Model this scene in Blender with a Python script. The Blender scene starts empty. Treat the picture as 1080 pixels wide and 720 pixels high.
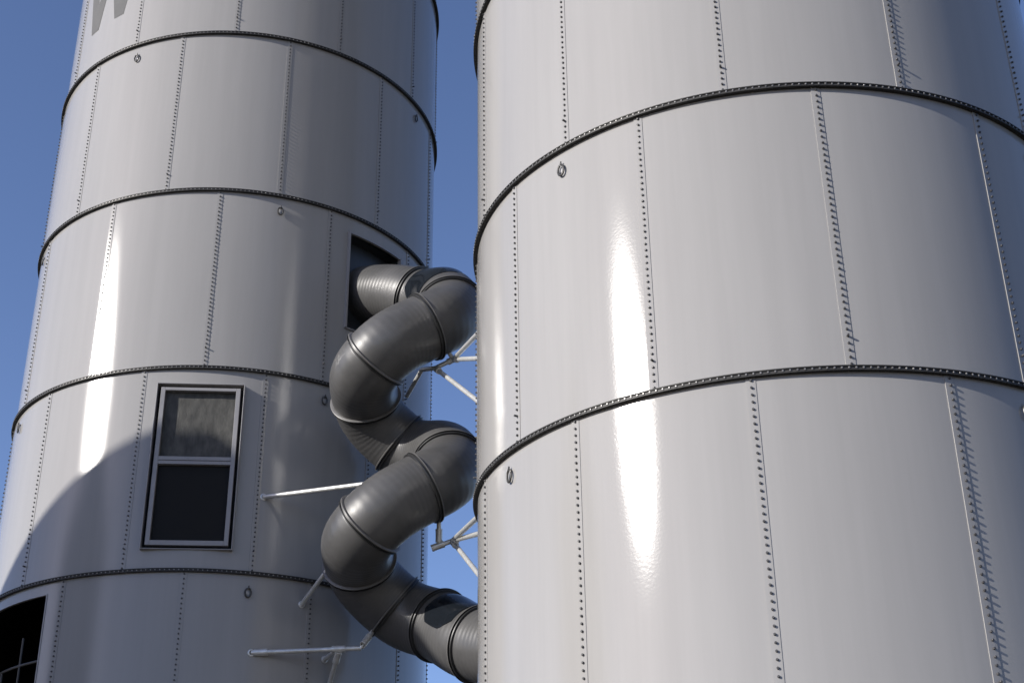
import bpy, bmesh, math, random
from math import sin, cos, pi, radians, sqrt, atan2, hypot
from mathutils import Vector, Matrix

random.seed(7)
scene = bpy.context.scene
COL = scene.collection

# ------------------------------------------------------------------ materials
def mat(name, color, rough=.5, metal=0.0, spec=.5, coat=0.0, coat_rough=.1):
    m = bpy.data.materials.new(name); m.use_nodes = True
    nt = m.node_tree; b = nt.nodes['Principled BSDF']
    b.inputs['Base Color'].default_value = (*color, 1)
    b.inputs['Roughness'].default_value = rough
    b.inputs['Metallic'].default_value = metal
    b.inputs['Specular IOR Level'].default_value = spec
    b.inputs['Coat Weight'].default_value = coat
    b.inputs['Coat Roughness'].default_value = coat_rough
    return m, nt, b

def noise(nt, scale, detail=3, rough=.5, stretch=None):
    tc = nt.nodes.new('ShaderNodeTexCoord')
    n = nt.nodes.new('ShaderNodeTexNoise'); n.inputs['Scale'].default_value = scale
    n.inputs['Detail'].default_value = detail; n.inputs['Roughness'].default_value = rough
    if stretch:
        mp = nt.nodes.new('ShaderNodeMapping'); mp.inputs['Scale'].default_value = stretch
        nt.links.new(tc.outputs['Object'], mp.inputs['Vector']); nt.links.new(mp.outputs['Vector'], n.inputs['Vector'])
    else:
        nt.links.new(tc.outputs['Object'], n.inputs['Vector'])
    return n

def vary(nt, b, color, amount, scale, stretch=None, detail=4):
    n = noise(nt, scale, detail, .6, stretch)
    r = nt.nodes.new('ShaderNodeValToRGB')
    r.color_ramp.elements[0].position = .3; r.color_ramp.elements[1].position = .7
    r.color_ramp.elements[0].color = (*[c*(1-amount) for c in color], 1)
    r.color_ramp.elements[1].color = (*[min(1, c*(1+amount)) for c in color], 1)
    nt.links.new(n.outputs['Fac'], r.inputs['Fac']); nt.links.new(r.outputs['Color'], b.inputs['Base Color'])
    return r

def bump(nt, b, n, strength, dist):
    bp = nt.nodes.new('ShaderNodeBump'); bp.inputs['Strength'].default_value = strength
    bp.inputs['Distance'].default_value = dist
    nt.links.new(n.outputs['Fac'], bp.inputs['Height']); nt.links.new(bp.outputs['Normal'], b.inputs['Normal'])
    return bp

def rough_vary(nt, b, n, lo, hi):
    mr = nt.nodes.new('ShaderNodeMapRange'); mr.inputs['From Min'].default_value = .3; mr.inputs['From Max'].default_value = .7
    mr.inputs['To Min'].default_value = lo; mr.inputs['To Max'].default_value = hi
    nt.links.new(n.outputs['Fac'], mr.inputs['Value']); nt.links.new(mr.outputs['Result'], b.inputs['Roughness'])

def silo_paint(name, color):
    """satin enamel: diffuse coat under a clear, tightly polished film (Beckmann lobe)"""
    m, nt, b = mat(name, color, .27, 0, .5)
    ramp = vary(nt, b, color, .03, 1.1, (1, 1, .22))
    ns = noise(nt, 7, 5, .65, (1, 1, .045))            # faint rain streaks
    rs_ = nt.nodes.new('ShaderNodeMapRange'); rs_.inputs['From Min'].default_value = .35; rs_.inputs['From Max'].default_value = .75
    rs_.inputs['To Min'].default_value = 1.0; rs_.inputs['To Max'].default_value = .93
    nt.links.new(ns.outputs['Fac'], rs_.inputs['Value'])
    ms = nt.nodes.new('ShaderNodeMix'); ms.data_type = 'RGBA'; ms.blend_type = 'MULTIPLY'; ms.inputs[0].default_value = 1
    nt.links.new(ramp.outputs['Color'], ms.inputs[6]); nt.links.new(rs_.outputs['Result'], ms.inputs[7])
    n2 = noise(nt, 2.2, 2, .5, (1, 1, .6))
    b1 = nt.nodes.new('ShaderNodeBump'); b1.inputs['Strength'].default_value = .22; b1.inputs['Distance'].default_value = .0025
    nt.links.new(n2.outputs['Fac'], b1.inputs['Height'])
    n3 = noise(nt, 55, 2, .5)
    b2 = nt.nodes.new('ShaderNodeBump'); b2.inputs['Distance'].default_value = .0010
    npz = noise(nt, .9, 2, .5, (1, 1, .5)); mp_ = nt.nodes.new('ShaderNodeMapRange')   # orange peel comes and goes in patches
    mp_.inputs['From Min'].default_value = .38; mp_.inputs['From Max'].default_value = .62; mp_.inputs['To Min'].default_value = .04; mp_.inputs['To Max'].default_value = .24
    nt.links.new(npz.outputs['Fac'], mp_.inputs['Value']); nt.links.new(mp_.outputs['Result'], b2.inputs['Strength'])
    nt.links.new(n3.outputs['Fac'], b2.inputs['Height']); nt.links.new(b1.outputs['Normal'], b2.inputs['Normal'])
    df = nt.nodes.new('ShaderNodeBsdfDiffuse'); gl = nt.nodes.new('ShaderNodeBsdfAnisotropic'); gl.distribution = 'BECKMANN'
    gl.inputs['Color'].default_value = (1, 1, 1, 1)
    fr = nt.nodes.new('ShaderNodeFresnel'); fr.inputs['IOR'].default_value = 1.39
    mx = nt.nodes.new('ShaderNodeMixShader')
    n1 = noise(nt, 1.3, 2, .5, (1, 1, .35)); mr = nt.nodes.new('ShaderNodeMapRange')
    mr.inputs['From Min'].default_value = .3; mr.inputs['From Max'].default_value = .7
    mr.inputs['To Min'].default_value = ROUGH[0]; mr.inputs['To Max'].default_value = ROUGH[1]
    nt.links.new(n1.outputs['Fac'], mr.inputs['Value']); nt.links.new(mr.outputs['Result'], gl.inputs['Roughness'])
    nt.links.new(ms.outputs[2], df.inputs['Color'])
    nt.links.new(b1.outputs['Normal'], df.inputs['Normal']); nt.links.new(b2.outputs['Normal'], gl.inputs['Normal'])
    nt.links.new(fr.outputs['Fac'], mx.inputs['Fac']); nt.links.new(df.outputs['BSDF'], mx.inputs[1]); nt.links.new(gl.outputs['BSDF'], mx.inputs[2])
    nt.links.new(mx.outputs['Shader'], nt.nodes['Material Output'].inputs['Surface']); nt.nodes.remove(b)
    return m
ROUGH = (.174, .194)

M = {}
M['paint'] = silo_paint('silo_paint', (.270, .264, .256))
m, nt, b = mat('letter_paint', (.1, .1, .1), .7, 0, .1); vary(nt, b, (.1, .1, .1), .06, 5); M['letter'] = m
m, nt, b = mat('ring_steel', (.03, .029, .028), .55, 0, .3); vary(nt, b, (.03, .029, .028), .3, 6); M['ring'] = m
m, nt, b = mat('bolt_cap', (.045, .044, .046), .5); vary(nt, b, (.045, .044, .046), .35, 9); M['bolt'] = m
m, nt, b = mat('zinc_bolt', (.22, .215, .21), .45, .5); vary(nt, b, (.22, .215, .21), .35, 14); M['zinc'] = m
m, nt, b = mat('slide_plastic', (.12, .115, .11), .38)
vary(nt, b, (.062, .061, .060), .2, 2.5, None, 5); n = noise(nt, 4, 3); rough_vary(nt, b, n, .34, .46)
n = noise(nt, 35, 2); bump(nt, b, n, .3, .0015); M['slide'] = m
m, nt, b = mat('slide_flange', (.018, .018, .018), .45); vary(nt, b, (.018, .018, .018), .2, 8); M['flange'] = m
m, nt, b = mat('flange_lip', (.1, .097, .094), .4); vary(nt, b, (.1, .097, .094), .15, 8); M['lip'] = m
m, nt, b = mat('smoked_dome', (.008, .010, .013), .12, 0, .18); n = noise(nt, 3, 2); rough_vary(nt, b, n, .08, .16); M['dome'] = m
m, nt, b = mat('galvanised_pipe', (.6, .6, .58), .38, .55); vary(nt, b, (.58, .58, .56), .15, 12); M['pipe'] = m
m, nt, b = mat('window_frame_paint', (.23, .225, .23), .4); vary(nt, b, (.23, .225, .23), .06, 6); M['frame'] = m
m, nt, b = mat('dark_pane', (.017, .017, .017), .3, 0, .04); n = noise(nt, 2, 2); rough_vary(nt, b, n, .25, .38); M['pane'] = m
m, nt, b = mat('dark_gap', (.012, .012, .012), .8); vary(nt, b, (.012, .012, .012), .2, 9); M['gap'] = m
m, nt, b = mat('port_panel', (.03, .033, .037), .4); vary(nt, b, (.03, .033, .037), .15, 5); M['port'] = m
m, nt, b = mat('inner_wall', (.05, .05, .05), .8); vary(nt, b, (.05, .05, .05), .15, 3); M['inner'] = m
m, nt, b = mat('concrete', (.32, .31, .29), .85); vary(nt, b, (.32, .31, .29), .2, 3); M['concrete'] = m
m, nt, b = mat('roof_paint', (.5, .5, .51), .4, 0, .5); vary(nt, b, (.5, .5, .51), .08, 2); M['roof'] = m
m, nt, b = mat('weld_pad', (.34, .335, .335), .35); vary(nt, b, (.34, .335, .335), .08, 12); M['pad'] = m
m, nt, b = mat('lug_steel', (.06, .058, .055), .4, .4); vary(nt, b, (.06, .058, .055), .3, 25); M['lug'] = m
m, nt, b = mat('rail_steel', (.06, .057, .053), .5, .3); vary(nt, b, (.06, .057, .053), .2, 8); M['rail'] = m
# woven insect screen
m, nt, b = mat('mesh_screen', (.12, .113, .095), .7)
vary(nt, b, (.046, .045, .040), .5, 16, (1, 1, .4), 8); n = noise(nt, 70, 2, .5, (1, 1, .25)); bump(nt, b, n, .5, .003); M['screen'] = m
# ground: dry gravelly earth with worn grass
m, nt, b = mat('yard_ground', (.17, .15, .12), .95)
r = vary(nt, b, (.17, .15, .12), .3, .35, None, 8)
r.color_ramp.elements[0].color = (.045,.04,.025,1); r.color_ramp.elements[1].color = (.1,.078,.055,1)
n = noise(nt, 12, 6); bump(nt, b, n, .6, .03); M['ground'] = m

# ------------------------------------------------------------------ helpers
def link(name, me, parent=None, loc=None):
    o = bpy.data.objects.new(name, me); COL.objects.link(o)
    if parent is not None: o.parent = parent
    if loc is not None: o.location = loc
    return o

def build(name, bm, mats, parent=None, smooth=None, loc=None):
    me = bpy.data.meshes.new(name)
    bmesh.ops.recalc_face_normals(bm, faces=bm.faces)
    bm.to_mesh(me); bm.free()
    for m_ in (mats if isinstance(mats, (list, tuple)) else [mats]): me.materials.append(m_)
    if smooth:
        for p in me.polygons: p.use_smooth = True
        if smooth is not True: me.set_sharp_from_angle(angle=radians(smooth))
    return link(name, me, parent, loc)

def tag(o, label, cat, group=None, kind=None):
    o['label'] = label
    if cat: o['category'] = cat
    if group: o['group'] = group
    if kind: o['kind'] = kind
    return o

def thing(name, label, cat, loc=(0, 0, 0), group=None):
    o = link(name, None, None, loc)
    return tag(o, label, cat, group)

def frame_of(T):
    T = Vector(T).normalized()
    up = Vector((0, 0, 1)) if abs(T.z) < .95 else Vector((1, 0, 0))
    N = T.cross(up).normalized(); B = N.cross(T).normalized()
    return T, N, B

def tube(bm, pts, rads, seg=14, caps=True, mi=0, tangents=None):
    """sweep circles along pts"""
    rings = []
    n = len(pts); pts = [Vector(p) for p in pts]
    if not isinstance(rads, (list, tuple)): rads = [rads]*n
    for i, p in enumerate(pts):
        if tangents: T = Vector(tangents[i])
        else: T = (pts[min(i+1, n-1)]-pts[max(i-1, 0)])
        T, N, B = frame_of(T)
        rings.append([bm.verts.new(p+rads[i]*(cos(2*pi*k/seg)*N+sin(2*pi*k/seg)*B)) for k in range(seg)])
    for i in range(n-1):
        for k in range(seg):
            f = bm.faces.new((rings[i][k], rings[i][(k+1) % seg], rings[i+1][(k+1) % seg], rings[i+1][k])); f.material_index = mi
    if caps:
        for rr in (rings[0], rings[-1]):
            f = bm.faces.new(rr); f.material_index = mi
    return rings

def box(bm, c, ax, ay, az, sx, sy, sz, mi=0):
    c = Vector(c); ax, ay, az = Vector(ax).normalized(), Vector(ay).normalized(), Vector(az).normalized()
    v = [bm.verts.new(c+ax*sx*i/2+ay*sy*j/2+az*sz*k/2) for i in (-1, 1) for j in (-1, 1) for k in (-1, 1)]
    for q in ((0, 1, 3, 2), (4, 6, 7, 5), (0, 4, 5, 1), (2, 3, 7, 6), (0, 2, 6, 4), (1, 5, 7, 3)):
        f = bm.faces.new([v[i] for i in q]); f.material_index = mi

def prism(bm, c, axis, r, h, n=6, mi=0, rot=0.0):
    """closed prism standing on c along axis, slightly chamfered top"""
    A, N, B = frame_of(axis); c = Vector(c)
    prof = ((r, 0), (r, h*.85), (r*.8, h))
    rr = [[bm.verts.new(c+A*z+q*(cos(2*pi*k/n+rot)*N+sin(2*pi*k/n+rot)*B)) for k in range(n)] for q, z in prof]
    for i in range(2):
        for k in range(n):
            f = bm.faces.new((rr[i][k], rr[i][(k+1) % n], rr[i+1][(k+1) % n], rr[i+1][k])); f.material_index = mi
    f = bm.faces.new(rr[2]); f.material_index = mi

def lathe_axis(bm, c, T, prof, seg=48, mis=None):
    T, N, B = frame_of(T); c = Vector(c)
    rr = [[bm.verts.new(c+T*z+r*(cos(2*pi*k/seg)*N+sin(2*pi*k/seg)*B)) for k in range(seg)] for z, r in prof]
    for i in range(len(prof)-1):
        for k in range(seg):
            f = bm.faces.new((rr[i][k], rr[i][(k+1) % seg], rr[i+1][(k+1) % seg], rr[i+1][k]))
            if mis: f.material_index = mis[i]

# ------------------------------------------------------------------ silos
R = 2.4406          # silo radius (m)
H = 2.2             # height of one course of sheets
TH = .03            # wall depth shown at cut openings

def wall_radius(a_deg, seam_deg):
    return R + .0010*cos(radians(12*(a_deg-seam_deg)))

def course_mesh(z0, z1, seam, cuts):
    """one ring of 12 bolted sheets, with openings (a0,a1,z0,z1) cut through"""
    A = set(round(x*1.5, 4) for x in range(0, 240)); Z = {z0, z1}
    for k in range(1, 6): Z.add(round(z0+(z1-z0)*k/6, 4))
    for (a0, a1, c0, c1) in cuts:
        A.add(a0 % 360); A.add(a1 % 360)
        if z0 < c0 < z1: Z.add(c0)
        if z0 < c1 < z1: Z.add(c1)
    A = sorted(A); Z = sorted(Z); na, nz = len(A), len(Z)
    def open_(i, j):
        am = (A[i]+(A[(i+1) % na]-A[i]) % 360/2) % 360; zm = (Z[j]+Z[j+1])/2
        for (a0, a1, c0, c1) in cuts:
            if (am-a0) % 360 < (a1-a0) % 360 and c0 < zm < c1: return True
        return False
    bm = bmesh.new(); V = {}
    def vert(i, j, inner):
        k = (i % na, j, inner)
        if k not in V:
            a = A[i % na]; r = wall_radius(a, seam)-(TH if inner else 0)
            V[k] = bm.verts.new((r*cos(radians(a)), r*sin(radians(a)), Z[j]))
        return V[k]
    has_cut = any(open_(i, j) for i in range(na) for j in range(nz-1))
    for i in range(na):
        for j in range(nz-1):
            if open_(i, j):
                continue
            bm.faces.new((vert(i, j, 0), vert(i+1, j, 0), vert(i+1, j+1, 0), vert(i, j+1, 0)))
            f = bm.faces.new((vert(i, j, 1), vert(i, j+1, 1), vert(i+1, j+1, 1), vert(i+1, j, 1))); f.material_index = 1
            if has_cut:
                if open_((i+1) % na, j): bm.faces.new((vert(i+1, j, 0), vert(i+1, j, 1), vert(i+1, j+1, 1), vert(i+1, j+1, 0)))
                if open_((i-1) % na, j): bm.faces.new((vert(i, j, 0), vert(i, j+1, 0), vert(i, j+1, 1), vert(i, j, 1)))
                if j+1 < nz-1 and open_(i, j+1): bm.faces.new((vert(i, j+1, 0), vert(i+1, j+1, 0), vert(i+1, j+1, 1), vert(i, j+1, 1)))
                if j > 0 and open_(i, j-1): bm.faces.new((vert(i, j, 0), vert(i, j, 1), vert(i+1, j, 1), vert(i+1, j, 0)))
    return bm

_seam_cache = {}
def seam_mesh(h):
    """bolted lap strip of height h, on the +X side of the silo axis, its foot at z = 0"""
    key = round(h, 3)
    if key in _seam_cache: return _seam_cache[key]
    bm = bmesh.new()
    rs = R+.0010
    # strip follows the curve: three facets
    ys = (-.034, -.012, .012, .030)
    def sx(y, d): return sqrt((rs+d)**2-y*y)
    lo, hi = .004, h-.004
    for d0, d1 in ((-.004, .0035),):
        vo = [[bm.verts.new((sx(y, d), y, z)) for y, d in zip(ys, (.0060, .0055, .0048, .0036))] for z in (lo, hi)]
        vi = [[bm.verts.new((sx(y, d0), y, z)) for y in ys] for z in (lo, hi)]
        for k in range(3): bm.faces.new((vo[0][k], vo[0][k+1], vo[1][k+1], vo[1][k]))
        bm.faces.new((vi[0][0], vo[0][0], vo[1][0], vi[1][0])); bm.faces.new((vo[0][3], vi[0][3], vi[1][3], vo[1][3]))
        for e in (0, 1):
            for k in range(3): bm.faces.new((vo[e][k], vi[e][k], vi[e][k+1], vo[e][k+1]))
    n = max(2, int(round((h-.06)/.0485)))
    rnd = random.Random(int(h*1000))
    for i in range(n):
        z = .035+(h-.07)*i/(n-1)
        L = .0125 + (.016 if rnd.random() < .05 else 0)+rnd.uniform(-.001, .002)
        prism(bm, (rs+.0045, rnd.uniform(-.0012, .0012), z), (1, rnd.uniform(-.04, .04), rnd.uniform(-.04, .04)), (.0086), L, 6, 1, rnd.uniform(0, 1))
    me = bpy.data.meshes.new('seam'); bmesh.ops.recalc_face_normals(bm, faces=bm.faces); bm.to_mesh(me); bm.free()
    me.materials.append(M['paint']); me.materials.append(M['bolt'])
    _seam_cache[key] = me
    return me

_ring_mesh = None
def ring_mesh():
    """bolted angle ring between two courses, centred on z = 0"""
    global _ring_mesh
    if _ring_mesh: return _ring_mesh
    bm = bmesh.new(); seg = 300
    prof = ((R-.01, .017), (R+.036, .017), (R+.036, .010), (R+.028, .0095), (R+.028, -.0095), (R+.036, -.010), (R+.036, -.017), (R-.01, -.017))
    rr = [[bm.verts.new((r*cos(2*pi*k/seg), r*sin(2*pi*k/seg), z)) for r, z in prof] for k in range(seg)]
    for k in range(seg):
        for j in range(len(prof)-1):
            bm.faces.new((rr[k][j], rr[(k+1) % seg][j], rr[(k+1) % seg][j+1], rr[k][j+1]))
    nb = 336
    for k in range(nb):
        a = 2*pi*(k+.5)/nb; d = Vector((cos(a), sin(a), 0))
        prism(bm, d*(R+.027), d, .0068, .0095, 6, 1, a*7)
        prism(bm, d*(R+.020)+Vector((0, 0, -.016)), (0, 0, -1), .0065, .006, 6, 0, a*5)
    me = bpy.data.meshes.new('joint_ring'); bmesh.ops.recalc_face_normals(bm, faces=bm.faces); bm.to_mesh(me); bm.free()
    me.materials.append(M['ring']); me.materials.append(M['zinc'])
    _ring_mesh = me
    return me

_eye_mesh = None
def eye_mesh():
    """shackle ring hanging on a welded pad; local +X points out of the wall"""
    global _eye_mesh
    if _eye_mesh: return _eye_mesh
    bm = bmesh.new()
    lathe_axis(bm, (-.01, 0, -.01), (1, 0, 0), ((0, .021), (.0105, .021), (.012, .018), (.012, .0001)), 20, (1, 1, 1))
    pts = []
    for k in range(27):
        a = radians(75-325*k/26); pts.append((.017, .029*cos(a), -.016+.046*sin(a)))
    tube(bm, pts, .0085, 8, True, 0)
    tube(bm, [(.0, .004, .030), (.027, .004, .030)], .008, 8, True, 0)
    tube(bm, [(.02, .002, .03), (.02, .006, .054)], .006, 6, True, 0)
    me = bpy.data.meshes.new('lifting_eye'); bmesh.ops.recalc_face_normals(bm, faces=bm.faces); bm.to_mesh(me); bm.free()
    for p in me.polygons: p.use_smooth = True
    me.set_sharp_from_angle(angle=radians(40))
    me.materials.append(M['lug']); me.materials.append(M['pad'])
    _eye_mesh = me
    return me

def silo(label, cx, cy, rings, seam_of, z_base, eyes, cuts=(), roof_h=1.0):
    """rings: heights of the joint rings from top to bottom"""
    t = thing('steel_silo', label, 'silo', (cx, cy, 0), 'bolted steel silos')
    zs = [z_base]+sorted(rings)
    for k in range(len(zs)-1):
        z0, z1 = zs[k], zs[k+1]
        zt = seam_of(round((z1-rings[0])/H))          # angle of one seam in this course
        w = build('wall_course', course_mesh(z0+.001, z1-.001, zt, [c for c in cuts if c[2] < z1 and c[3] > z0]), [M['paint'], M['inner']], t, 30)
        for q in range(12):
            a = (zt+30*q) % 360
            hid = False
            for c in cuts:
                if (a-c[0]) % 360 < (c[1]-c[0]) % 360 and c[2] < z1 and c[3] > z0: hid = True
            if hid: continue
            s = link('seam', seam_mesh(z1-z0), w, (0, 0, z0)); s.rotation_euler = (0, 0, radians(a))
    for z in sorted(rings):
        link('joint_ring', ring_mesh(), t, (0, 0, z))
    for (a, z) in eyes:
        e = link('lifting_eye', eye_mesh(), t, (R*cos(radians(a)), R*sin(radians(a)), z)); e.rotation_euler = (0, 0, radians(a))
    # shallow cone roof and concrete plinth
    top = zs[-1]; bm = bmesh.new()
    prof = ((R+.07, top+.03), (R+.07, top+.10), (.35, top+.10+roof_h), (.35, top+.3+roof_h), (.02, top+.34+roof_h))
    seg = 96; rr = [[bm.verts.new((r*cos(2*pi*k/seg), r*sin(2*pi*k/seg), z)) for k in range(seg)] for r, z in prof]
    for i in range(len(prof)-1):
        for k in range(seg): bm.faces.new((rr[i][k], rr[i][(k+1) % seg], rr[i+1][(k+1) % seg], rr[i+1][k]))
    bm.faces.new(rr[0]); bm.faces.new(rr[-1])
    for k in range(24):
        a = 2*pi*k/24; d = Vector((cos(a), sin(a), 0))
        p0 = d*(R+.05)+Vector((0, 0, top+.12)); p1 = d*.4+Vector((0, 0, top+.12+roof_h))
        tube(bm, [p0, p1], .018, 6)
    build('roof', bm, M['roof'], t, 30)
    bm = bmesh.new(); prof = ((R+.25, 0), (R+.25, z_base-.03), (R+.22, z_base), (.01, z_base)); seg = 64
    rr = [[bm.verts.new((r*cos(2*pi*k/seg), r*sin(2*pi*k/seg), z)) for k in range(seg)] for r, z in prof]
    for i in range(3):
        for k in range(seg): bm.faces.new((rr[i][k], rr[i][(k+1) % seg], rr[i+1][(k+1) % seg], rr[i+1][k]))
    build('plinth', bm, M['concrete'], t, 30)
    return t

def polar(a, r=R, z=0.0):
    return Vector((r*cos(radians(a)), r*sin(radians(a)), z))

# left (far) silo ---------------------------------------------------------
LX, LY = -1.57124*H, 7.17572*H
l_top = 12.373
l_rings = [l_top+2*H, l_top+H]+[l_top-H*k for k in range(0, 6)]
def l_seam(k):  # k = 0 for the course below ring A's height index
    return -83.6 if k == 1 else (-85.0 if k % 2 else -69.7)
# window / slide port / doorway cuts (degrees, metres)
WIN_A, WIN_W, WIN_Z0, WIN_Z1 = -85.2, .905, 5.985, 7.785
PORT = (-49.3, -29.6, 3.243*H+1.6, 3.79*H+1.6)
DOOR = (-143.5, -119.8, 3.55, 1.835*H+1.6)
wa = math.degrees(math.asin(WIN_W/2/R))-.15
l_cuts = [(WIN_A-wa, WIN_A+wa, WIN_Z0+.012, WIN_Z1-.012), PORT, DOOR]
def ez(row): return l_top-H*row-.18
l_eyes = [(-113.9, ez(0)), (-22.6, ez(0)), (156, ez(0)), (67, ez(0)), (-69.2, ez(1)), (-150, ez(1)), (20, ez(1)), (110, ez(1)),
          (-147.3, ez(2)), (-54.2, ez(2)), (36, ez(2)), (126, ez(2)), (-70.3, ez(3)), (-2, ez(3)), (110, ez(3))]
left = silo('farther pale grey steel silo with a framed window, a slide port and a letter W', LX, LY, l_rings,
            lambda k: l_seam(k), .28, l_eyes, l_cuts)

# window: casing > sash > screen / pane
wn = Vector((cos(radians(WIN_A)), sin(radians(WIN_A)), 0)); wt = Vector((-wn.y, wn.x, 0)); UZ = Vector((0, 0, 1))
rp = R*cos(radians(wa))                         # flat plane of the window edge
def frame_bm(cz, w, h, rail, depth, rc, rails=None):
    """rectangular frame of bars; rails = (top, bottom)"""
    bm = bmesh.new(); rt, rb = rails or (rail, rail)
    for s in (-1, 1):
        box(bm, wn*rc+wt*s*(w/2-rail/2)+UZ*cz, wt, wn, UZ, rail, depth, h)
    box(bm, wn*rc+UZ*(cz+h/2-rt/2), wt, wn, UZ, w-2*rail-.001, depth, rt)
    box(bm, wn*rc+UZ*(cz-h/2+rb/2), wt, wn, UZ, w-2*rail-.001, depth, rb)
    bmesh.ops.bevel(bm, geom=bm.edges[:], offset=.002, segments=1, affect='EDGES', profile=.5)
    return bm
wcz = (WIN_Z0+WIN_Z1)/2; wh = WIN_Z1-WIN_Z0
win = build('window', frame_bm(wcz, WIN_W, wh, .009, .12, rp+.0), M['frame'], left)
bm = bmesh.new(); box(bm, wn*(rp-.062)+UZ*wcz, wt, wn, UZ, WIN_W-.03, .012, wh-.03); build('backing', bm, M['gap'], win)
sw, sh = WIN_W-.088, wh-.088
mid = wcz+.045
bm = frame_bm(wcz, sw, sh, .044, .05, rp+.022, (.034, .05))
box(bm, wn*(rp+.024)+UZ*(mid+.020), wt, wn, UZ, sw-.09, .048, .038); box(bm, wn*(rp+.018)+UZ*(mid-.022), wt, wn, UZ, sw-.09, .048, .036)
sash = build('sash', bm, M['frame'], win)
top_h = (wcz+sh/2-.034)-(mid+.039); bot_h = (mid-.040)-(wcz-sh/2+.05)
bm = bmesh.new()
nx_, nz_ = 26, 26
vv = [[bm.verts.new(wn*(rp-.012+.0025*sin(i*.35+1)*cos(j*.22))+wt*((i/nx_-.5)*(sw-.088))+UZ*(mid+.039+top_h*j/nz_)) for j in range(nz_+1)] for i in range(nx_+1)]
for i in range(nx_):
    for j in range(nz_): bm.faces.new((vv[i][j], vv[i+1][j], vv[i+1][j+1], vv[i][j+1]))
build('screen', bm, M['screen'], win, True)
bm = bmesh.new(); box(bm, wn*(rp-.008)+UZ*(mid-.040-bot_h/2), wt, wn, UZ, sw-.089, .006, bot_h); build('pane', bm, M['pane'], win)

# slide port: recessed dark panel with a light edge trim
pa, pb, p0, p1 = PORT; pm = (pa+pb)/2
bm = bmesh.new(); rin = R-.16
nA = 10
lo = [bm.verts.new(polar(pa+(pb-pa)*k/nA, rin, p0)) for k in range(nA+1)]; hi = [bm.verts.new(polar(pa+(pb-pa)*k/nA, rin, p1)) for k in range(nA+1)]
lo2 = [bm.verts.new(polar(pa+(pb-pa)*k/nA, R-.004, p0)) for k in range(nA+1)]; hi2 = [bm.verts.new(polar(pa+(pb-pa)*k/nA, R-.004, p1)) for k in range(nA+1)]
for k in range(nA):
    bm.faces.new((lo[k], lo[k+1], hi[k+1], hi[k])); bm.faces.new((lo[k], lo2[k], lo2[k+1], lo[k+1])); bm.faces.new((hi[k], hi[k+1], hi2[k+1], hi2[k]))
bm.faces.new((lo[0], hi[0], hi2[0], lo2[0])); bm.faces.new((lo[nA], lo2[nA], hi2[nA], hi[nA]))
build('slide_port', bm, M['port'], left)
bm = bmesh.new()
for a in (pa, pb):
    d = polar(a, 1); tt = Vector((-d.y, d.x, 0)); box(bm, d*(R+.012)+UZ*((p0+p1)/2), d, tt, UZ, .05, .022, p1-p0+.03)
for z in (p0-.012, p1+.012):
    for k in range(nA):
        a = pa+(pb-pa)*(k+.5)/nA; d = polar(a, 1); tt = Vector((-d.y, d.x, 0))
        box(bm, d*(R+.006)+UZ*z, d, tt, UZ, .03, R*radians((pb-pa)/nA)-.002, .016)
build('port_trim', bm, M['frame'], left)

# doorway: edge trim, deck and a guard rail inside
da, db, d0, d1 = DOOR
bm = bmesh.new()
for a in (da, db):
    d = polar(a, 1); tt = Vector((-d.y, d.x, 0)); box(bm, d*(R-.006)+UZ*((d0+d1)/2), d, tt, UZ, .026, .012, d1-d0+.01)
build('doorway_trim', bm, M['frame'], left)
bm = bmesh.new(); seg = 64
vt = [[bm.verts.new((q*cos(2*pi*k/seg), q*sin(2*pi*k/seg), z)) for k in range(seg)] for q, z in ((R-.04, d0-.12), (R-.04, d0-.005))]
for k in range(seg): bm.faces.new((vt[0][k], vt[0][(k+1) % seg], vt[1][(k+1) % seg], vt[1][k]))
bm.faces.new(vt[0]); bm.faces.new(vt[1])
build('inner_deck', bm, M['inner'], left)
bm = bmesh.new(); rr_ = R-.13
for z in (d0+.55, d0+1.12, 5.02):
    tube(bm, [polar(da+(db-da)*k/8, rr_, z) for k in range(-1, 9)], .014, 8)
for f in (.12, .52, .88): tube(bm, [polar(da+(db-da)*f, rr_, d0), polar(da+(db-da)*f, rr_, 5.30 if f > .4 and f < .8 else 5.02)], .013, 8)
build('guard_rail', bm, M['rail'], left)

# letter W painted on the wall
bm = bmesh.new()
zb, zt_ = 5.178*H+1.6, 5.178*H+1.6+1.22
foot1, foot2, midA, w_ = -135.3, -123.75, -129.5, 1.95
rise = 11.1/H                    # degrees of lean per metre
topL, topR = foot1-rise*1.22*.86, foot2+rise*1.22*.86
def stroke(a0, a1):
    n_ = 10
    pts_ = [(a0+(a1-a0)*k/n_, zb+(zt_-zb)*k/n_) for k in range(n_+1)]
    L_ = [bm.verts.new(polar(a-w_, R+.0065, z)) for a, z in pts_]; Rr_ = [bm.verts.new(polar(a+w_, R+.0065, z)) for a, z in pts_]
    for k in range(n_): bm.faces.new((L_[k], Rr_[k], Rr_[k+1], L_[k+1]))
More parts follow.
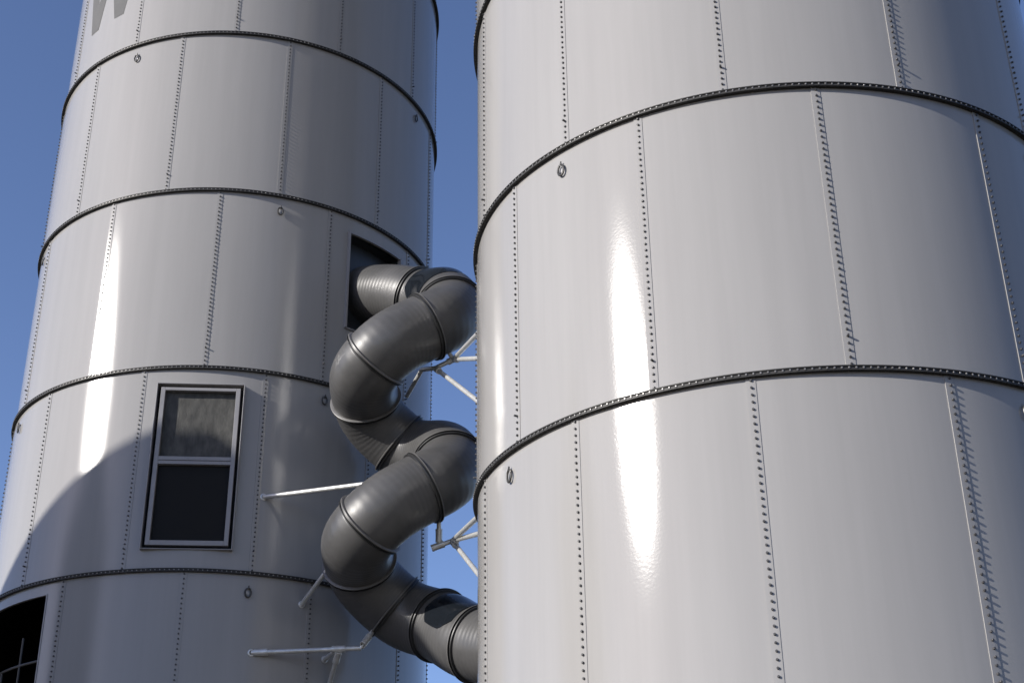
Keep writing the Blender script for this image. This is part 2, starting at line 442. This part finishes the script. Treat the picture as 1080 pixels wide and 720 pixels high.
# one outline, cut into horizontal slices so that strokes never overlap
N_ = 40
def spans(f):
    s = [(foot1+(topL-foot1)*f, ), (foot1+(midA-foot1)*f, ), (foot2+(midA-foot2)*f, ), (foot2+(topR-foot2)*f, )]
    s = sorted([[x[0]-w_, x[0]+w_] for x in s]); out = [s[0]]
    for q in s[1:]:
        if q[0] <= out[-1][1]: out[-1][1] = max(out[-1][1], q[1])
        else: out.append(q)
    return out
for k in range(N_):
    f0, f1 = k/N_, (k+1)/N_; z0_, z1_ = zb+(zt_-zb)*f0, zb+(zt_-zb)*f1
    S0, S1 = spans(f0), spans(f1)
    if len(S0) != len(S1): S1 = S0
    for u, v in zip(S0, S1):
        m_ = 5
        for q in range(m_):
            x0, x1 = q/m_, (q+1)/m_
            bm.faces.new([bm.verts.new(polar(a, wall_radius(a, -83.6)+.003, z)) for a, z in ((u[0]+(u[1]-u[0])*x0, z0_), (u[0]+(u[1]-u[0])*x1, z0_), (v[0]+(v[1]-v[0])*x1, z1_), (v[0]+(v[1]-v[0])*x0, z1_))])
bmesh.ops.remove_doubles(bm, verts=bm.verts[:], dist=.0005)
build('letter', bm, M['letter'], left)

# right (near) silo -------------------------------------------------------
RX, RY = .97849*H, 4.77878*H
r_mid = 2.72041*H+1.6
r_rings = [r_mid+H*4, r_mid+H*3, r_mid+H*2, r_mid+H, r_mid, r_mid-H, r_mid-2*H, r_mid-3*H]
r_eyes = [(-136.2, r_mid-.17), (-46, r_mid-.17), (44, r_mid-.17), (134, r_mid-.17), (-152.8, r_mid-H-.17), (-61.5, r_mid-H-.17), (30, r_mid-H-.17),
          (-136.2, r_mid+2*H-.17), (-46, r_mid+2*H-.17), (-120, r_mid-2*H-.17)]
right = silo('nearer pale grey bolted steel silo filling the right side, with no window in its wall', RX, RY, r_rings,
             lambda k: (-75.0 if k % 2 else -90.0) if True else 0, .28, r_eyes)

# third silo, standing to the left of the view: its cone roof throws the shadow on the left silo
TX, TY, TA = -5.83*H, 3.75*H, 4.745*H+1.6
t_top = TA-1.4*H
third = thing('steel_silo', 'shorter third steel silo with a steep cone roof, far left of the others', 'silo', (TX, TY, 0), 'bolted steel silos')
zs = [.28, t_top-3*H, t_top-2*H, t_top-H, t_top]
for k in range(4):
    w = build('wall_course', course_mesh(zs[k]+.001, zs[k+1]-.001, 0, []), [M['paint'], M['inner']], third, 30)
    for q in range(12):
        s = link('seam', seam_mesh(zs[k+1]-zs[k]), w, (0, 0, zs[k])); s.rotation_euler = (0, 0, radians(30*q+15*(k % 2)))
for z in zs[1:4]: link('joint_ring', ring_mesh(), third, (0, 0, z))
bm = bmesh.new(); seg = 96
prof = ((R-.02, t_top), (R+.03, t_top+.005), (R+.03, t_top+.03), (.06, TA-.03), (.0, TA))
rr = [[bm.verts.new((r*cos(2*pi*k/seg), r*sin(2*pi*k/seg), z)) for k in range(seg)] for r, z in prof[:-1]]
for i in range(3):
    for k in range(seg): bm.faces.new((rr[i][k], rr[i][(k+1) % seg], rr[i+1][(k+1) % seg], rr[i+1][k]))
bm.faces.new(rr[3])
build('roof', bm, M['roof'], third, 30)
bm = bmesh.new(); prof = ((R+.25, 0), (R+.25, .25), (R+.22, .28), (.01, .28))
rr = [[bm.verts.new((r*cos(2*pi*k/64), r*sin(2*pi*k/64), z)) for k in range(64)] for r, z in prof]
for i in range(3):
    for k in range(64): bm.faces.new((rr[i][k], rr[i][(k+1) % 64], rr[i+1][(k+1) % 64], rr[i+1][k]))
build('plinth', bm, M['concrete'], third, 30)

# ------------------------------------------------------------------ tube slide
SC = .95
raw = [  # flange centres and axes, in course heights seen from the camera
    ((-.4974, 6.6199, 3.55), (.7421, -.4812, -.4667)),
    ((-.308, 6.3082, 3.3313), (.1518, -.5586, -.8154)),
    ((-.42, 6.1383, 3.136), (-.8467, -.1841, -.4993)),
    ((-.6592, 6.1088, 2.9504), (-.6846, .4593, -.566)),
    ((-.7318, 6.4017, 2.8636), (.0854, .8907, -.4464)),
    ((-.5727, 6.5604, 2.6953), (.7657, .1973, -.6122)),
    ((-.308, 6.3082, 2.4933), (.1518, -.5586, -.8154)),
    ((-.42, 6.1383, 2.2981), (-.8467, -.1841, -.4993)),
    ((-.6592, 6.1088, 2.1125), (-.6846, .4593, -.566)),
    ((-.7318, 6.4017, 2.0256), (.0854, .8907, -.4464)),
    ((-.5727, 6.5604, 1.8573), (.7657, .1973, -.6122)),
    ((-.3498, 6.4713, 1.738), (.6205, -.6484, -.4411)),
    ((-.1661, 6.2364, 1.5876), (.6691, -.6617, -.3384))]
CAMZ = 1.6
FL = [(Vector(c)*SC*H+Vector((0, 0, CAMZ)), Vector(t).normalized()) for c, t in raw]
RF = .178*SC*H; RB = RF*.925
# start inside the left silo's port and end inside the right silo's wall
start = Vector((LX, LY, 0))+polar(pm, R-.15, 3.515*H+CAMZ); sT = Vector((polar(pm, 1).x, polar(pm, 1).y, -.25)).normalized()
c12, t12 = FL[-1]
flat = Vector((t12.x, t12.y, 0)).normalized()
dv = Vector((RX-c12.x, RY-c12.y, 0)); al_ = dv.dot(flat); pp = (dv-flat*al_).length
L_end = al_-sqrt(R*R-pp*pp)+.12
end = c12+flat*L_end+Vector((0, 0, -.22*L_end)); eT = (flat+Vector((0, 0, -.2))).normalized()
nodes = [(start, sT)]+FL+[(end, eT)]
slide = thing('tube_slide', 'dark grey spiral tube slide of ribbed elbows winding down between the two silos', 'slide', tuple(Vector((FL[5][0].x, FL[5][0].y, 0))))
org = Vector(slide.location)

def hermite(p0, t0, p1, t1, u, straight=False):
    L = (p1-p0).length*1.12
    h00 = 2*u**3-3*u**2+1; h10 = u**3-2*u**2+u; h01 = -2*u**3+3*u**2; h11 = u**3-u**2
    p = h00*p0+h10*L*t0+h01*p1+h11*L*t1
    d00 = 6*u*u-6*u; d10 = 3*u*u-4*u+1; d01 = -d00; d11 = 3*u*u-2*u
    d = d00*p0+d10*L*t0+d01*p1+d11*L*t1
    return p, d.normalized()

def section_bm(k, rfac=1.0, ribs=True, seg=56):
    (p0, t0), (p1, t1) = nodes[k], nodes[k+1]
    bm = bmesh.new(); L = (p1-p0).length
    nr = max(4, int(round(L/.052))); n = nr*5
    # parallel-transported rings keep the strips straight
    prev = None; rings = []
    for i in range(n+1):
        u = i/n; p, T = hermite(p0, t0, p1, t1, u)
        ph = (i % 5)/5
        r = RB*rfac+(.0007*sin(2*pi*ph) if ribs else 0)
        if prev is None: _, N, B = frame_of(T)
        else:
            N = (prev-T*prev.dot(T)).normalized(); B = T.cross(N)
        prev = N
        rings.append([bm.verts.new(p-org+r*(cos(2*pi*q/seg)*N+sin(2*pi*q/seg)*B)) for q in range(seg)])
    for i in range(n):
        for q in range(seg): bm.faces.new((rings[i][q], rings[i][(q+1) % seg], rings[i+1][(q+1) % seg], rings[i+1][q]))
    return bm
for k in range(len(nodes)-1):
    build('tube_section', section_bm(k), M['slide'], slide, True)
for k, (c, T) in enumerate(FL):
    bm = bmesh.new()
    prof = ((-.026, RB-.01), (-.024, RF*.985), (-.020, RF), (-.010, RF), (-.008, RF*.95), (.010, RF*.95), (.012, RF*.985), (.022, RF*.98), (.026, RB-.01))
    lathe_axis(bm, c-org, T, prof, 72, (1, 1, 1, 0, 0, 0, 0, 0))
    # bolts through the collar
    build('flange', bm, [M['flange'], M['lip']], slide, 40)
# collar where the slide meets the right silo
bm = bmesh.new(); lathe_axis(bm, end-org-eT*.16, eT, ((-.02, RB-.01), (-.02, RF+.05), (.0, RF+.05), (.2, RF+.05)), 64); build('wall_collar', bm, M['flange'], slide, 40)

def skylight(k, u0, u1, mid_deg, half_deg):
    """smoked dome set in the upper side of section k"""
    (p0, t0), (p1, t1) = nodes[k], nodes[k+1]
    bm = bmesh.new(); n, m_ = 16, 24; grid = []
    for i in range(n+1):
        u = u0+(u1-u0)*i/n; p, T = hermite(p0, t0, p1, t1, u); T_, N, B = frame_of(T)
        row = []
        e = 1-abs(2*i/n-1)**6
        for j in range(m_+1):
            hw = half_deg*(.72+.28*min(1, 2.2*(1-abs(2*i/n-1))))
            a = radians(mid_deg+hw*(2*j/m_-1)); g = 1-abs(2*j/m_-1)**4
            r = RB+.006+.010*min(1, e*g)
            row.append(bm.verts.new(p-org+r*(cos(a)*N+sin(a)*B)))
        grid.append(row)
    for i in range(n):
        for j in range(m_): bm.faces.new((grid[i][j], grid[i+1][j], grid[i+1][j+1], grid[i][j+1]))
    # rim down to the tube
    rim = [grid[0][j] for j in range(m_+1)]+[grid[i][m_] for i in range(1, n+1)]+[grid[n][j] for j in range(m_-1, -1, -1)]+[grid[i][0] for i in range(n-1, 0, -1)]
    cc = sum((v.co for v in rim), Vector())/len(rim)
    low = []
    p, T = hermite(p0, t0, p1, t1, (u0+u1)/2)
    for v in rim:
        w = v.co-(p-org); w = w-T*w.dot(T); low.append(bm.verts.new(v.co-w.normalized()*.02))
    for i in range(len(rim)): bm.faces.new((rim[i], rim[(i+1) % len(rim)], low[(i+1) % len(rim)], low[i]))
    build('skylight', bm, M['dome'], slide, 50)
skylight(1, .16, .86, 50, 62)
skylight(12, .14, .88, 70, 60)

# ------------------------------------------------------------------ pipe braces
PR = .0235
def pipe_part(name, parent, pts, r=PR, m_='pipe'):
    o_ = Vector(parent.location); bm = bmesh.new()
    tube(bm, [Vector(p)-o_ for p in pts], r, 14); return build(name, bm, M[m_], parent, 40)
def fitting(parent, p, T, L=.13, r=PR*1.42):
    o_ = Vector(parent.location); T = Vector(T).normalized(); bm = bmesh.new()
    lathe_axis(bm, Vector(p)-o_, T, ((-L/2, PR*.9), (-L/2, r), (-L/2+.015, r*1.06), (-L/2+.03, r), (L/2-.03, r), (L/2-.015, r*1.06), (L/2, r), (L/2, PR*.9)), 16)
    return build('fitting', bm, M['pipe'], parent, 40)
def wall_foot(parent, p, n_):
    o_ = Vector(parent.location); bm = bmesh.new(); n_ = Vector(n_).normalized()
    lathe_axis(bm, Vector(p)-o_, n_, ((-.02, .036), (.008, .036), (.011, .032), (.011, PR)), 18)
    return build('wall_foot', bm, M['pipe'], parent, 40)
def brace(label, legs, joints=(), feet=()):
    p = Vector(legs[0][0]); t = thing('pipe_brace', label, 'brace', tuple(p), 'galvanised pipe braces holding the slide')
    for lg in legs: pipe_part('pipe', t, lg)
    for (q, T) in joints: fitting(t, q, T)
    for (q, c) in feet: wall_foot(t, q, Vector((q[0]-c[0], q[1]-c[1], 0)))
    return t
LC, RC = (LX, LY), (RX, RY)
A1, A2 = (-2.551, 13.52, 6.586), (-1.43, 12.875, 6.472)
brace('single galvanised pipe running from the left silo, right of its window, to the slide', [[A1, A2]],
      [], [(A1, LC)])
B1, BJ, BK, BT = Vector((-2.562, 13.516, 4.99)), Vector((-1.504, 13.571, 5.037)), Vector((-1.459, 13.558, 5.108)), Vector((-1.375, 13.66, 5.27))
B2, B3 = Vector((-1.865, 13.936, 4.691)), Vector((-1.904, 13.903, 5.012))
BE = BJ+(B1-BJ).normalized()*.22
brace('lowest forked pipe brace on the left silo, its elbow bent up to the slide', [[B1, BE, BJ], [BJ, BK, BT], [BE+Vector((0, 0, -.03)), B2], [BE, B3]],
      [(BE, B1-BJ), (BK, BT-BK), (B1+(BJ-B1).normalized()*.09, B1-BJ), (BE+Vector((0, 0, -.03))+(B2-BE).normalized()*.06, B2-BE)], [(B1, LC), (B2, LC), (B3, LC)])
C1, C2 = Vector((-2.135, 13.735, 5.525)), Vector((-1.80, 13.27, 5.775))
brace('short slanting pipe under the left bend of the lower slide loop', [[C1, C2]], [], [(C1, LC)])
D0, DA, DU = Vector((-.607, 13.031, 7.878)), Vector((-.793, 13.06, 7.797)), Vector((-.662, 12.95, 7.95))
DL = [(-.264, 10.853, 7.107), (-.205, 11.145, 6.979), (-.141, 11.348, 6.514)]
D5, D6 = Vector((-.94, 13.21, 7.85)), Vector((-1.12, 13.562, 7.707))
brace('upper pipe brace joining the upper slide loop to the right silo', [[DA, D0], [D0, DU], [D0, DL[0]], [D0, DL[1]], [DA, DL[2]], [D5, D6], [DA, D5]],
      [(D0, D0-DA), (DA+(Vector(DL[2])-DA).normalized()*.1, Vector(DL[2])-DA), (D0+(Vector(DL[1])-D0).normalized()*.22, Vector(DL[1])-D0)],
      [(q, RC) for q in DL])
E0, EA, EU, EV = Vector((-.603, 13.054, 5.942)), Vector((-.777, 13.065, 5.881)), Vector((-.73, 12.983, 6.16)), Vector((-.731, 13.062, 5.898))
EL = [(-.264, 10.853, 5.437), (-.205, 11.145, 5.39), (-.141, 11.348, 4.867)]
brace('lower pipe brace joining the lower slide loop to the right silo', [[EA, E0], [EV, EU], [E0, EL[0]], [E0, EL[1]], [E0, EL[2]]],
      [((EA+E0)/2-(E0-EA)*.3, E0-EA), (EV+(EU-EV)*.35, EU-EV), (E0+(Vector(EL[1])-E0).normalized()*.22, Vector(EL[1])-E0), (E0+(Vector(EL[2])-E0).normalized()*.12, Vector(EL[2])-E0)],
      [(q, RC) for q in EL])

# ------------------------------------------------------------------ ground
bm = bmesh.new(); S = 3000
vs = [bm.verts.new((x, y, 0)) for x, y in ((-S, -S), (S, -S), (S, S), (-S, S))]; bm.faces.new(vs)
g = build('ground', bm, M['ground']); g['kind'] = 'structure'; g['label'] = 'dry gravelly yard ground with worn grass'

# ------------------------------------------------------------------ camera
F_PX, PITCH, ROLL = 1482.72, .46127, -.0124
cam = bpy.data.cameras.new('camera'); co = bpy.data.objects.new('camera', cam); COL.objects.link(co)
cam.sensor_width = 36; cam.lens = F_PX/1080*36; cam.clip_start = .05; cam.clip_end = 8000
r0, u0, b0 = Vector((1, 0, 0)), Vector((0, -sin(PITCH), cos(PITCH))), Vector((0, -cos(PITCH), -sin(PITCH)))
rx, ux = cos(ROLL)*r0+sin(ROLL)*u0, -sin(ROLL)*r0+cos(ROLL)*u0
co.matrix_world = Matrix(((rx.x, ux.x, b0.x, 0), (rx.y, ux.y, b0.y, 0), (rx.z, ux.z, b0.z, CAMZ), (0, 0, 0, 1)))
scene.camera = co

# ------------------------------------------------------------------ light
SUN_AZ, SUN_EL = radians(-152), radians(23.5)     # azimuth counted from +X
sdir = Vector((cos(SUN_AZ)*cos(SUN_EL), sin(SUN_AZ)*cos(SUN_EL), sin(SUN_EL)))
sun = bpy.data.lights.new('sun', 'SUN'); sun.energy = 5.0; sun.angle = radians(.53); sun.color = (1, .955, .89)
so = bpy.data.objects.new('sun', sun); COL.objects.link(so); so.rotation_euler = sdir.to_track_quat('Z', 'Y').to_euler(); so.location = sdir*60
w = bpy.data.worlds.new('World'); scene.world = w; w.use_nodes = True
nt = w.node_tree; bg = nt.nodes['Background']
sky = nt.nodes.new('ShaderNodeTexSky'); sky.sky_type = 'NISHITA'; sky.sun_disc = False
sky.sun_elevation = SUN_EL; sky.sun_rotation = pi/2-SUN_AZ
sky.altitude = 0; sky.air_density = .7; sky.dust_density = .6; sky.ozone_density = 3
tint = nt.nodes.new('ShaderNodeMix'); tint.data_type = 'RGBA'; tint.blend_type = 'MULTIPLY'; tint.inputs[0].default_value = 1
tint.inputs[7].default_value = (1.06, .985, 1.05, 1)
nt.links.new(sky.outputs['Color'], tint.inputs[6]); nt.links.new(tint.outputs[2], bg.inputs['Color']); bg.inputs['Strength'].default_value = .13
vs_ = scene.view_settings; vs_.view_transform = 'Standard'; vs_.look = 'None'; vs_.gamma = 1; vs_.use_curve_mapping = False; vs_.exposure = .5
